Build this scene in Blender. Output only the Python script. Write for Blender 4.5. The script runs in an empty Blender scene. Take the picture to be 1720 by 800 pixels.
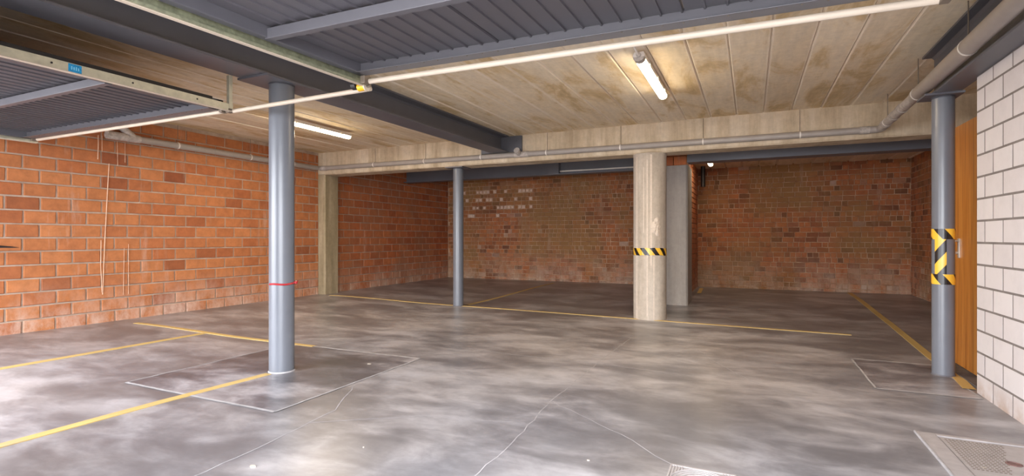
import bpy, bmesh, math, random
from mathutils import Vector, Matrix
random.seed(7)
R = random.Random(11)
scene = bpy.context.scene
C = scene.collection

# ------------------------------------------------------------------ camera, sky, light, exposure
CAM_H = 1.135
cam_d = bpy.data.cameras.new('camera')
cam_d.sensor_width = 36.0
cam_d.lens = 36.0 * 869.0 / 1720.0
cam_d.shift_y = -1.0 / 1720.0
cam_d.clip_start = 0.05
cam = bpy.data.objects.new('camera', cam_d)
C.objects.link(cam)
cam.location = (0, 0, CAM_H)
cam.rotation_euler = (math.pi / 2, 0, math.radians(24.8))
scene.camera = cam

world = bpy.data.worlds.new('sky')
scene.world = world
world.use_nodes = True
bg = world.node_tree.nodes['Background']
bg.inputs['Color'].default_value = (0.92, 0.95, 1.0, 1)
bg.inputs['Strength'].default_value = 18.5

scene.view_settings.view_transform = 'Standard'
scene.view_settings.look = 'None'
scene.view_settings.gamma = 1.0
scene.view_settings.use_curve_mapping = False
scene.view_settings.exposure = 0.0
scene.cycles.use_denoising = True
scene.cycles.max_bounces = 10
scene.cycles.diffuse_bounces = 6
scene.cycles.glossy_bounces = 3
scene.cycles.caustics_reflective = False
scene.cycles.sample_clamp_indirect = 8.0

LAMP_W = 42.0          # watts of one fluorescent tube's light
OPENINGS = [(-6.85, -3.85), (-2.40, 0.72)]      # the two garage door openings in the front wall
OPEN_H = 2.16
for i, (x0, x1) in enumerate(OPENINGS):          # sky portals that fill the door openings
    ld = bpy.data.lights.new('sky_portal', 'AREA')
    ld.shape = 'RECTANGLE'; ld.size = x1 - x0; ld.size_y = OPEN_H
    ld.cycles.is_portal = True
    lo = bpy.data.objects.new('sky_portal', ld); C.objects.link(lo)
    lo.location = ((x0 + x1) / 2, 0.30, OPEN_H / 2)
    lo.rotation_euler = (math.pi / 2, 0, 0)      # shines towards +Y

# ------------------------------------------------------------------ helpers
def ss(t):
    t = min(1.0, max(0.0, t)); return t * t * (3 - 2 * t)

def floor_z(x, y):
    a = 0.075 * ss((-4.6 - x) / 2.4); b = 0.075 * ss((y - 7.6) / 3.6)
    return a + b - a * b / 0.075

def box(bm, x0, x1, y0, y1, z0, z1):
    v = [bm.verts.new(p) for p in ((x0,y0,z0),(x1,y0,z0),(x1,y1,z0),(x0,y1,z0),(x0,y0,z1),(x1,y0,z1),(x1,y1,z1),(x0,y1,z1))]
    for f in ((0,3,2,1),(4,5,6,7),(0,1,5,4),(1,2,6,5),(2,3,7,6),(3,0,4,7)):
        bm.faces.new([v[i] for i in f])
    return v

def prism(bm, prof, axis, a, b):
    """extrude a closed 2-D profile along an axis ('x','y','z') from a to b"""
    def P(p, t):
        return {'x': (t, p[0], p[1]), 'y': (p[0], t, p[1]), 'z': (p[0], p[1], t)}[axis]
    A = [bm.verts.new(P(p, a)) for p in prof]; B = [bm.verts.new(P(p, b)) for p in prof]
    n = len(prof)
    for i in range(n):
        bm.faces.new((A[i], A[(i+1) % n], B[(i+1) % n], B[i]))
    bm.faces.new(A[::-1]); bm.faces.new(B)

def sweep(bm, pts, r, n=16, caps=True):
    pts = [Vector(p) for p in pts]
    rings = []
    ref = None
    for i, p in enumerate(pts):
        if i == 0: t = pts[1] - p
        elif i == len(pts) - 1: t = p - pts[i-1]
        else: t = (pts[i+1] - p).normalized() + (p - pts[i-1]).normalized()
        t.normalize()
        if ref is None:
            ref = t.orthogonal().normalized()
        ref = (ref - t * ref.dot(t)).normalized()
        o = t.cross(ref)
        rr = r[i] if isinstance(r, (list, tuple)) else r
        rings.append([bm.verts.new(p + (ref * math.cos(2*math.pi*k/n) + o * math.sin(2*math.pi*k/n)) * rr) for k in range(n)])
    for a, b in zip(rings, rings[1:]):
        for k in range(n):
            bm.faces.new((a[k], a[(k+1) % n], b[(k+1) % n], b[k]))
    if caps:
        bm.faces.new(rings[0][::-1]); bm.faces.new(rings[-1])

def lathe(bm, prof, cx=0, cy=0, n=48):
    """prof: (radius, z) from bottom to top, closed with caps"""
    rings = [[bm.verts.new((cx + r*math.cos(2*math.pi*k/n), cy + r*math.sin(2*math.pi*k/n), z)) for k in range(n)] for r, z in prof]
    for a, b in zip(rings, rings[1:]):
        for k in range(n):
            bm.faces.new((a[k], a[(k+1) % n], b[(k+1) % n], b[k]))
    bm.faces.new(rings[0][::-1]); bm.faces.new(rings[-1])

def obj(name, bm, mat, parent=None, smooth=False, loc=None, bevel=0):
    bmesh.ops.recalc_face_normals(bm, faces=bm.faces)
    me = bpy.data.meshes.new(name)
    bm.to_mesh(me); bm.free()
    if smooth:
        for p in me.polygons: p.use_smooth = True
        me.set_sharp_from_angle(angle=math.radians(40))
    if mat: me.materials.append(mat)
    o = bpy.data.objects.new(name, me); C.objects.link(o)
    if parent: o.parent = parent
    if loc: o.location = loc
    if bevel:
        m = o.modifiers.new('bevel', 'BEVEL'); m.width = bevel; m.segments = 2; m.limit_method = 'ANGLE'
    return o

def tag(o, label, cat, group=None):
    o['label'] = label; o['category'] = cat
    if group: o['group'] = group
    return o

def thing(name, label, cat, loc=(0, 0, 0), group=None):
    o = bpy.data.objects.new(name, None); C.objects.link(o)
    o.location = loc; o.empty_display_size = 0.1
    return tag(o, label, cat, group)

def struct(name, bm, mat, parent=None, **k):
    o = obj(name, bm, mat, parent, **k); o['kind'] = 'structure'; return o

def B(): return bmesh.new()

# ------------------------------------------------------------------ materials
def srgb(r, g, b):
    f = lambda c: c / 12.92 if c <= 0.04045 else ((c + 0.055) / 1.055) ** 2.4
    return (f(r / 255), f(g / 255), f(b / 255), 1)

class NT:
    def __init__(s, name):
        s.m = bpy.data.materials.new(name); s.m.use_nodes = True
        s.t = s.m.node_tree; s.n = s.t.nodes; s.l = s.t.links
        s.b = s.n['Principled BSDF']
        s.pos = None
    def node(s, typ, **k):
        nd = s.n.new(typ)
        for a, v in k.items(): setattr(nd, a, v)
        return nd
    def link(s, a, b): s.l.new(a, b)
    def P(s, scale=(1, 1, 1), loc=(0, 0, 0), rot=(0, 0, 0)):
        if s.pos is None: s.pos = s.node('ShaderNodeNewGeometry').outputs['Position']
        mp = s.node('ShaderNodeMapping'); mp.inputs['Scale'].default_value = scale
        mp.inputs['Location'].default_value = loc; mp.inputs['Rotation'].default_value = rot
        s.link(s.pos, mp.inputs['Vector']); return mp.outputs['Vector']
    def noise(s, scale, vec=None, detail=6, rough=0.6, dist=0.0):
        nd = s.node('ShaderNodeTexNoise'); nd.inputs['Scale'].default_value = scale
        nd.inputs['Detail'].default_value = detail; nd.inputs['Roughness'].default_value = rough
        nd.inputs['Distortion'].default_value = dist
        s.link(vec if vec else s.P(), nd.inputs['Vector']); return nd.outputs['Fac']
    def ramp(s, fac, stops, interp='LINEAR'):
        nd = s.node('ShaderNodeValToRGB'); nd.color_ramp.interpolation = interp; e = nd.color_ramp.elements
        while len(e) > 1: e.remove(e[-1])
        e[0].position, e[0].color = stops[0][0], stops[0][1]
        for p, c in stops[1:]:
            x = e.new(p); x.color = c
        s.link(fac, nd.inputs['Fac']); return nd.outputs['Color']
    def mix(s, fac, a, b, mode='MIX'):
        nd = s.node('ShaderNodeMix'); nd.data_type = 'RGBA'; nd.blend_type = mode
        for sock, v in ((nd.inputs[0], fac), (nd.inputs[6], a), (nd.inputs[7], b)):
            if hasattr(v, 'links'): s.link(v, sock)
            else: sock.default_value = v
        return nd.outputs[2]
    def math(s, op, a, b=None, clamp=False):
        nd = s.node('ShaderNodeMath'); nd.operation = op; nd.use_clamp = clamp
        for i, v in enumerate((a, b)):
            if v is None: continue
            if hasattr(v, 'links'): s.link(v, nd.inputs[i])
            else: nd.inputs[i].default_value = v
        return nd.outputs[0]
    def xyz(s):
        if s.pos is None: s.pos = s.node('ShaderNodeNewGeometry').outputs['Position']
        nd = s.node('ShaderNodeSeparateXYZ'); s.link(s.pos, nd.inputs[0]); return nd.outputs
    def bump(s, h, strength=0.3, dist=0.01):
        nd = s.node('ShaderNodeBump'); nd.inputs['Strength'].default_value = strength; nd.inputs['Distance'].default_value = dist
        s.link(h, nd.inputs['Height']); s.link(nd.outputs['Normal'], s.b.inputs['Normal'])
    def col(s, c):
        if hasattr(c, 'links'): s.link(c, s.b.inputs['Base Color'])
        else: s.b.inputs['Base Color'].default_value = c
    def rough(s, r):
        if hasattr(r, 'links'): s.link(r, s.b.inputs['Roughness'])
        else: s.b.inputs['Roughness'].default_value = r

G = lambda v: (v, v, v, 1)

def plain(name, c, rough=0.5, metal=0.0, var=0.12, scale=6.0, spec=0.5):
    t = NT(name)
    n = t.noise(scale)
    lo = tuple(x * (1 - var) for x in c[:3]) + (1,); hi = tuple(min(1, x * (1 + var)) for x in c[:3]) + (1,)
    t.col(t.ramp(n, [(0.3, lo), (0.7, hi)])); t.rough(rough)
    t.b.inputs['Metallic'].default_value = metal
    t.b.inputs['Specular IOR Level'].default_value = spec
    return t.m

def mat_brick(name, stops, pale, low_h, stain_scale=1.1, stain=None):
    t = NT(name)
    oi = t.node('ShaderNodeObjectInfo').outputs['Random']
    at = t.node('ShaderNodeAttribute'); at.attribute_name = 'rnd'
    rnd = t.math('FRACT', t.math('ADD', oi, at.outputs['Fac']))
    c = t.ramp(rnd, stops)
    n1 = t.noise(9.0, detail=8, rough=0.7)
    c = t.mix(0.55, c, t.ramp(n1, [(0.3, G(0.62)), (0.62, G(1.22))]), 'MULTIPLY')
    n2 = t.noise(stain_scale, detail=5)
    if stain:
        c = t.mix(t.ramp(n2, [(0.42, G(0)), (0.62, G(0.8))]), c, stain)
    # lime bloom: rising at the foot of the wall and in faint veils
    z = t.xyz()[2]
    foot = t.math('SUBTRACT', 1.0, t.math('DIVIDE', t.math('SUBTRACT', z, 0.07), low_h), clamp=True)
    veil = t.noise(3.0, t.P((1, 1, 0.55)), detail=9, rough=0.75)
    f = t.math('MULTIPLY', t.math('POWER', foot, 1.3), t.ramp(veil, [(0.40, G(0)), (0.62, G(0.95))]))
    v2 = t.noise(2.2, t.P((2.2, 2.2, 0.35)), detail=9, rough=0.7)
    f2 = t.math('MULTIPLY', t.ramp(v2, [(0.58, G(0)), (0.75, G(1))]), 0.45)
    c = t.mix(t.math('MAXIMUM', f, f2), c, pale)
    t.col(c); t.rough(0.85)
    t.bump(t.noise(55, detail=4), 0.35, 0.004)
    return t.m

M = {}
M['brick'] = mat_brick('orange_brick', [(0.0, srgb(138, 78, 46)), (0.06, srgb(163, 97, 58)), (0.4, srgb(172, 107, 64)), (0.8, srgb(180, 115, 71)), (0.94, srgb(165, 97, 57)), (1.0, srgb(136, 75, 44))], srgb(206, 176, 160), 0.6)
M['brick_bay'] = mat_brick('red_bay_brick', [(0.0, srgb(158, 84, 48)), (0.4, srgb(182, 102, 58)), (0.8, srgb(190, 112, 66)), (1.0, srgb(160, 88, 50))], srgb(196, 166, 146), 0.6, stain=srgb(158, 104, 72))
M['brick_back'] = mat_brick('old_brown_brick', [(0.0, srgb(110, 68, 46)), (0.3, srgb(158, 92, 55)), (0.7, srgb(174, 104, 61)), (0.94, srgb(150, 96, 68)), (0.985, srgb(164, 112, 84)), (0.99, srgb(196, 164, 146)), (1.0, srgb(122, 80, 62))], srgb(188, 162, 142), 0.8, 0.8, srgb(146, 110, 66))
M['brick_pale'] = plain('lime_stained_brick', srgb(214, 186, 168), 0.9, var=0.25, scale=25)

def mat_mortar(name, a, b):
    t = NT(name)
    t.col(t.ramp(t.noise(7.0, detail=8), [(0.3, a), (0.7, b)])); t.rough(0.95)
    t.bump(t.noise(60), 0.5, 0.004); return t.m
M['mortar'] = mat_mortar('grey_mortar', srgb(150, 128, 112), srgb(184, 164, 148))
M['mortar_back'] = mat_mortar('old_mortar', srgb(140, 98, 70), srgb(206, 172, 142))
M['mortar_white'] = mat_mortar('dark_joint_mortar', srgb(112, 104, 101), srgb(132, 124, 120))

def mat_white_block():
    t = NT('white_block')
    oi = t.node('ShaderNodeObjectInfo').outputs['Random']
    c = t.ramp(oi, [(0, srgb(206, 199, 200)), (0.5, srgb(213, 207, 208)), (1, srgb(208, 201, 202))])
    n = t.noise(5.0, detail=9, rough=0.7)
    c = t.mix(0.5, c, t.ramp(n, [(0.28, G(0.82)), (0.55, G(1.0))]), 'MULTIPLY')
    z = t.xyz()[2]
    f = t.math('MULTIPLY', t.math('SUBTRACT', 1.0, t.math('DIVIDE', z, 0.16), clamp=True), t.ramp(t.noise(6), [(0.35, G(0)), (0.6, G(0.7))]))
    c = t.mix(f, c, srgb(170, 140, 118))
    t.col(c); t.rough(0.8); t.bump(t.noise(80, detail=3), 0.15, 0.002)
    return t.m
M['white_block'] = mat_white_block()

def mat_floor(name, dark, mid, light, seed=0.0):
    """power-floated concrete: clouds, trowel swirls, dark tyre grime and pale scuffs"""
    t = NT(name)
    big = t.noise(0.45, t.P((1, 1, 1), (seed, 2.0, 0)), detail=7, rough=0.55, dist=0.4)
    swirl = t.noise(1.25, t.P((0.75, 1.35, 1), (3.1 + seed, 1.7, 0), (0, 0, 0.35)), detail=9, rough=0.56, dist=0.6)
    cloud = t.noise(3.6, t.P((0.7, 1.3, 1), (1.3 + seed, 5.7, 0), (0, 0, -0.3)), detail=10, rough=0.62, dist=0.5)
    f = t.math('ADD', t.math('ADD', t.math('MULTIPLY', big, 0.30), t.math('MULTIPLY', swirl, 0.42)), t.math('MULTIPLY', cloud, 0.28))
    c = t.ramp(f, [(0.33, dark), (0.43, dark), (0.51, mid), (0.59, light), (0.70, light)], 'B_SPLINE')
    warm = t.noise(0.8, t.P((1, 1, 1), (9 + seed, 4, 0)), detail=6)
    c = t.mix(t.ramp(warm, [(0.40, G(0)), (0.62, G(0.8))]), c, (1.03, 0.985, 0.93, 1), 'MULTIPLY')
    fine = t.noise(16, t.P((0.7, 1.4, 1), (0, 0, 0), (0, 0, -0.3)), detail=9, rough=0.7)
    c = t.mix(0.42, c, t.ramp(fine, [(0.3, G(0.80)), (0.7, G(1.18))]), 'MULTIPLY')
    t.col(c)
    t.rough(t.ramp(cloud, [(0.2, G(0.30)), (0.8, G(0.38))]))
    t.b.inputs['Specular IOR Level'].default_value = 0.5
    t.bump(t.noise(9, detail=6), 0.06, 0.004)
    return t.m
M['floor'] = mat_floor('polished_concrete', srgb(104, 102, 106), srgb(137, 135, 139), srgb(176, 174, 179))
M['patch'] = mat_floor('patch_concrete', srgb(78, 76, 81), srgb(120, 118, 124), srgb(186, 184, 190), 8.3)
M['pave'] = plain('outdoor_paving', srgb(168, 164, 160), 0.8, scale=3)

def mat_ceiling(name, tint=1.0):
    t = NT(name)
    oi = t.node('ShaderNodeObjectInfo').outputs['Random']
    k = lambda r, g, b: tuple(x * tint for x in srgb(r, g, b)[:3]) + (1,)
    c = t.ramp(oi, [(0, k(216, 204, 186)), (0.35, k(228, 218, 202)), (0.7, k(222, 210, 190)), (1, k(230, 222, 210))])
    sp = t.node('ShaderNodeVectorMath'); sp.operation = 'SCALE'; sp.inputs['Scale'].default_value = 1.0
    n = t.noise(1.0, t.P((2.6, 0.9, 1)), detail=8, rough=0.65, dist=0.7)
    c = t.mix(0.85, c, t.ramp(n, [(0.30, k(196, 172, 128)), (0.42, k(234, 214, 172)), (0.50, k(254, 246, 230)), (0.75, k(255, 253, 248))]), 'MULTIPLY')
    n2 = t.noise(3.0, t.P((5.0, 0.6, 1), (4, 2, 0)), detail=8, rough=0.7)
    c = t.mix(0.5, c, t.ramp(n2, [(0.3, G(0.80)), (0.6, G(1.12))]), 'MULTIPLY')
    n3 = t.noise(22.0, detail=6)
    c = t.mix(0.25, c, t.ramp(n3, [(0.3, G(0.7)), (0.7, G(1.25))]), 'MULTIPLY')
    tc = t.node('ShaderNodeTexCoord'); sx = t.node('ShaderNodeSeparateXYZ'); t.link(tc.outputs['Object'], sx.inputs[0])
    edge = t.math('ADD', t.math('ABSOLUTE', sx.outputs[0]), t.math('MULTIPLY', t.noise(6.0), 0.03))
    c = t.mix(t.math('MULTIPLY', t.ramp(edge, [(0.148, G(0)), (0.160, G(1))]), 0.55), c, k(240, 230, 216))
    t.col(c); t.rough(0.88); t.bump(n3, 0.2, 0.006)
    return t.m
M['plank'] = mat_ceiling('precast_plank')
M['slab'] = plain('slab_back', srgb(120, 105, 88), 0.9)

def mat_concrete(name, a, b, c_, streak=0.5, stretch=(3.0, 3.0, 0.35)):
    t = NT(name)
    n = t.noise(1.4, t.P(stretch), detail=9, rough=0.68)
    c = t.ramp(n, [(0.28, a), (0.5, b), (0.72, c_)])
    n2 = t.noise(14, detail=8, rough=0.7)
    c = t.mix(streak, c, t.ramp(n2, [(0.3, G(0.72)), (0.65, G(1.16))]), 'MULTIPLY')
    pits = t.noise(48, detail=2)
    c = t.mix(t.math('MULTIPLY', t.ramp(pits, [(0.70, G(0)), (0.76, G(1))]), 0.5), c, G(0.12))
    t.col(c); t.rough(0.85); t.bump(n2, 0.3, 0.006)
    return t.m
M['lintel'] = mat_concrete('board_cast_concrete', srgb(160, 140, 114), srgb(198, 180, 154), srgb(222, 208, 188))
M['pier'] = mat_concrete('mossy_concrete', srgb(122, 110, 82), srgb(160, 144, 116), srgb(188, 172, 148))
M['column_concrete'] = mat_concrete('column_concrete', srgb(164, 150, 134), srgb(186, 174, 160), srgb(206, 196, 184))
M['pillar_concrete'] = mat_concrete('pillar_concrete', srgb(150, 142, 134), srgb(168, 160, 152), srgb(180, 172, 166), 0.3)
M['lime'] = plain('lime_bloom', srgb(206, 192, 178), 0.95, var=0.1, scale=30)

M['drip'] = plain('lime_drip', srgb(204, 164, 136), 0.95, var=0.2, scale=20)

def mat_paint(name, c, rough):
    t = NT(name)
    n = t.noise(2.5, detail=6)
    t.col(t.mix(0.5, c, t.ramp(n, [(0.3, G(0.82)), (0.7, G(1.12))]), 'MULTIPLY'))
    t.rough(rough); t.b.inputs['Specular IOR Level'].default_value = 0.5
    t.bump(t.noise(60, detail=2), 0.03, 0.002)
    return t.m
M['steel'] = mat_paint('blue_grey_beam_paint', srgb(96, 96, 103), 0.42)
M['steel_col'] = mat_paint('blue_grey_column_paint', srgb(110, 113, 121), 0.30)
M['sheet'] = mat_paint('door_sheet_paint', srgb(84, 82, 88), 0.36)
M['frame_grey'] = mat_paint('door_frame_paint', srgb(90, 89, 95), 0.4)
M['galv'] = plain('galvanised_steel', srgb(196, 190, 168), 0.42, 0.35, 0.15, 18)
M['galv_green'] = plain('grimy_galvanised_steel', srgb(142, 144, 120), 0.5, 0.3, 0.3, 30)
M['cream'] = plain('cream_tube_paint', srgb(196, 182, 166), 0.45, var=0.06)
M['pvc'] = plain('grey_pipe_plastic', srgb(158, 150, 144), 0.38, var=0.08)
M['pvc_dirty'] = plain('dusty_pipe_plastic', srgb(178, 170, 164), 0.6, var=0.3, scale=30)
M['clip'] = plain('pale_clip', srgb(226, 220, 214), 0.4)
M['rod'] = plain('zinc_rod', srgb(120, 108, 96), 0.5, 0.4)
M['black'] = plain('black_rubber', srgb(32, 28, 28), 0.5)
M['yellow_plastic'] = plain('yellow_plastic', srgb(240, 178, 26), 0.4)
M['red'] = plain('red_tape', srgb(176, 40, 46), 0.35)
M['blue_print'] = plain('blue_print', srgb(22, 140, 196), 0.4, var=0.3, scale=90)
M['pale_print'] = plain('pale_print', srgb(150, 214, 236), 0.5)
M['cast'] = plain('pale_cast_iron', srgb(164, 157, 156), 0.6, var=0.12, scale=14)
M['plug'] = plain('rust_plug', srgb(112, 84, 80), 0.6, var=0.25, scale=60)
M['crack'] = plain('crack_filler', srgb(170, 167, 170), 0.8, var=0.2, scale=12)
M['joint'] = plain('saw_cut', srgb(92, 86, 84), 0.9, var=0.25, scale=12)
M['chip'] = plain('pale_chip', srgb(186, 176, 164), 0.8)
M['handle'] = plain('brushed_nickel', srgb(214, 208, 200), 0.3, 0.6, 0.05)
M['facade'] = plain('facade_render', srgb(200, 194, 186), 0.9, scale=2)

def mat_line():
    t = NT('yellow_road_paint')
    n = t.noise(4, detail=9, rough=0.75)
    c = t.ramp(t.noise(1.2), [(0.3, srgb(188, 156, 96)), (0.7, srgb(206, 178, 114))])
    wear = t.ramp(n, [(0.34, G(1)), (0.46, G(0))])
    t.col(t.mix(t.math('MULTIPLY', wear, 0.45), c, srgb(160, 148, 132))); t.rough(0.6)
    return t.m
M['line'] = mat_line()

def mat_wood():
    t = NT('orange_veneer')
    n = t.noise(3.0, t.P((14, 14, 0.5)), detail=6, rough=0.6, dist=0.4)
    c = t.ramp(n, [(0.3, srgb(172, 104, 40)), (0.5, srgb(202, 132, 58)), (0.7, srgb(216, 150, 74))])
    t.col(c); t.rough(0.35); return t.m
M['wood'] = mat_wood()

def mat_hazard(name, period, slope, offset=0.0):
    t = NT(name)
    uv = t.node('ShaderNodeUVMap'); uv.uv_map = 'UVMap'
    sp = t.node('ShaderNodeSeparateXYZ'); t.link(uv.outputs['UV'], sp.inputs[0])
    k = t.math('ADD', t.math('ADD', sp.outputs[0], t.math('MULTIPLY', sp.outputs[1], slope)), offset)
    fr = t.math('FRACT', t.math('DIVIDE', k, period))
    st = t.math('GREATER_THAN', fr, 0.5)
    t.col(t.mix(st, srgb(34, 28, 28), srgb(236, 186, 62))); t.rough(0.32)
    return t.m
M['hazard_a'] = mat_hazard('hazard_tape_rising', 0.155, -0.75, 0.03)
M['hazard_b'] = mat_hazard('hazard_tape_falling', 0.155, 0.8, 0.02)
M['hazard_c'] = mat_hazard('hazard_tape_column', 0.14, 0.75, 0.0)

def mat_tube(power, name='lit_diffuser'):
    t = NT(name)
    t.b.inputs['Base Color'].default_value = (1, 0.95, 0.85, 1)
    t.b.inputs['Emission Color'].default_value = (1.0, 0.80, 0.52, 1)
    t.b.inputs['Emission Strength'].default_value = power
    t.rough(0.4); return t.m
M['tube'] = mat_tube(32.0); M['tube_dim'] = mat_tube(8.0, 'dim_diffuser')

# ------------------------------------------------------------------ the setting
ZC = 2.705           # underside of the ceiling planks
XL, XR, YB = -7.33, 1.498, 11.8
YLF, YLB, ZL = 7.25, 7.60, 2.295   # lintel front, back, underside

# floor: gently falling from the left and back walls
bm = B()
NX, NY = 66, 104
vx = [-7.6 + 10.6 * i / NX for i in range(NX + 1)]
vy = [0.25 + 11.85 * j / NY for j in range(NY + 1)]
g = [[bm.verts.new((x, y, floor_z(x, y))) for y in vy] for x in vx]
for i in range(NX):
    for j in range(NY):
        bm.faces.new((g[i][j], g[i+1][j], g[i+1][j+1], g[i][j+1]))
floor = struct('floor', bm, M['floor'], smooth=True)
bm = B(); box(bm, -14, 9, -12, 0.25, -0.2, -0.003)
struct('floor_outside', bm, M['pave'])

def drape(bm, pts, w, lift=0.003, step=0.12, sides=True):
    """ribbon of width w lying on the floor along pts"""
    fine = []
    for (a, b) in zip(pts, pts[1:]):
        L = math.dist(a, b); n = max(1, int(L / step))
        for k in range(n): fine.append((a[0] + (b[0]-a[0])*k/n, a[1] + (b[1]-a[1])*k/n))
    fine.append(pts[-1])
    prev = None
    for i, p in enumerate(fine):
        q0 = fine[max(0, i-1)]; q1 = fine[min(len(fine)-1, i+1)]
        d = Vector((q1[0]-q0[0], q1[1]-q0[1])); d.normalize()
        n = Vector((-d.y, d.x)) * w / 2
        a = (p[0]+n.x, p[1]+n.y); b = (p[0]-n.x, p[1]-n.y)
        cur = (bm.verts.new((*a, floor_z(*a) + lift)), bm.verts.new((*b, floor_z(*b) + lift)),
               bm.verts.new((*a, floor_z(*a) - 0.002)), bm.verts.new((*b, floor_z(*b) - 0.002)))
        if prev:
            bm.faces.new((prev[0], prev[1], cur[1], cur[0]))
            if sides:
                bm.faces.new((prev[0], cur[0], cur[2], prev[2])); bm.faces.new((prev[1], prev[3], cur[3], cur[1]))
        prev = cur

# repaired slabs round two columns, and the cracks
def wander(pts, amp, seed):
    r = random.Random(seed); out = []
    for a, b in zip(pts, pts[1:]):
        n = max(2, int(math.dist(a, b) / 0.09))
        for k in range(n):
            out.append((a[0]+(b[0]-a[0])*k/n + r.uniform(-amp, amp), a[1]+(b[1]-a[1])*k/n + r.uniform(-amp, amp)))
    out.append(pts[-1]); return out
def patch(x0, x1, y0, y1):
    bm = B()
    n = 8
    vs = [[bm.verts.new((x0+(x1-x0)*i/n, y0+(y1-y0)*j/n, floor_z(x0+(x1-x0)*i/n, y0+(y1-y0)*j/n)+0.002)) for j in range(n+1)] for i in range(n+1)]
    for i in range(n):
        for j in range(n): bm.faces.new((vs[i][j], vs[i+1][j], vs[i+1][j+1], vs[i][j+1]))
    p = obj('concrete_patch', bm, M['patch'], floor)
    for a, b, w in (((x0, y0), (x1, y0), 0.026), ((x1, y0), (x1, y1), 0.015), ((x1, y1), (x0, y1), 0.030), ((x0, y1), (x0, y0), 0.015)):
        bm = B(); drape(bm, wander([a, b], 0.003, 5), w, 0.0032, sides=False)
        obj('patch_joint', bm, M['crack'], floor)
patch(-4.43, -2.808, 2.40, 4.02)
patch(0.85, XR - 0.03, 4.67, 5.72)
for i, pts in enumerate([
        [(-2.39, 1.2), (-2.406, 1.83), (-2.433, 2.16), (-2.484, 2.59), (-2.703, 2.995), (-2.76, 3.1)],
        [(-1.19, 1.9), (-1.196, 2.588), (-1.256, 3.356), (-1.258, 4.693), (-1.229, 5.861)],
        [(-1.25, 3.36), (-0.914, 3.128), (-0.609, 2.905), (-0.364, 2.683)],
        [(-2.70, 4.6), (-2.038, 4.546), (-1.217, 4.538), (-0.427, 4.466)],
        [(-0.672, 6.043), (-0.333, 5.12), (-0.007, 4.505), (0.265, 4.207), (0.621, 3.958), (0.87, 3.72)],
        [(-2.45, 2.35), (-1.9, 2.75), (-1.25, 2.9)]]):
    bm = B(); drape(bm, wander(pts, 0.008, i), 0.006 if i != 3 else 0.010, 0.0016, sides=False)
    obj('floor_crack', bm, M['crack'], floor)

# small litter on the floor
for i, (x, y, s) in enumerate([(-2.239, 1.787, 0.014), (-3.103, 3.667, 0.02), (1.04, 3.28, 0.008), (-1.9, 2.2, 0.005), (-0.75, 2.55, 0.006)]):
    bm = B()
    n = 7; r2 = random.Random(i)
    ring = [(x + s * r2.uniform(0.6, 1.1) * math.cos(2*math.pi*k/n) * 1.4, y + s * r2.uniform(0.6, 1.1) * math.sin(2*math.pi*k/n)) for k in range(n)]
    prism(bm, ring, 'z', floor_z(x, y) + 0.0, floor_z(x, y) + 0.004)
    tag(obj('floor_chip', bm, M['chip']),
        ['pale flake of litter nearest the bottom edge of the concrete floor', 'pale scuffed fleck on the slab just behind the taped grey column',
         'tiny white crumb beside the square inspection cover', 'tiny pale crumb on the open floor between column and crack', 'tiny pale crumb just before the ribbed floor drain'][i], 'litter')

# --- brick making
def brick_mesh(name, L, H, D, mat, c=0.006, jit=0.0025, seed=0):
    r = random.Random(seed); bm = B()
    j = lambda: r.uniform(-jit, jit)
    xs, zs = L / 2, H / 2
    cor = [(-xs, -zs), (xs, -zs), (xs, zs), (-xs, zs)]
    js = [(j(), j()) for _ in cor]
    back = [bm.verts.new((a[0], 0.02, a[1])) for a in cor]
    mid = [bm.verts.new((a[0]+q[0], -D + c*0.8, a[1]+q[1])) for a, q in zip(cor, js)]
    sg = lambda v: 1 if v > 0 else -1
    fr = [bm.verts.new((a[0]+q[0]-sg(a[0])*c, -D + j()*0.4, a[1]+q[1]-sg(a[1])*c)) for a, q in zip(cor, js)]
    for i in range(4):
        k = (i+1) % 4
        bm.faces.new((back[i], back[k], mid[k], mid[i])); bm.faces.new((mid[i], mid[k], fr[k], fr[i]))
    bm.faces.new(fr)
    bmesh.ops.recalc_face_normals(bm, faces=bm.faces)
    me = bpy.data.meshes.new(name); bm.to_mesh(me); bm.free(); me.materials.append(mat)
    return me

CS, SN = math.cos(math.radians(24.8)), math.sin(math.radians(24.8))
def cam_dist(p):
    return math.dist(p, (0, 0, CAM_H))

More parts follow.
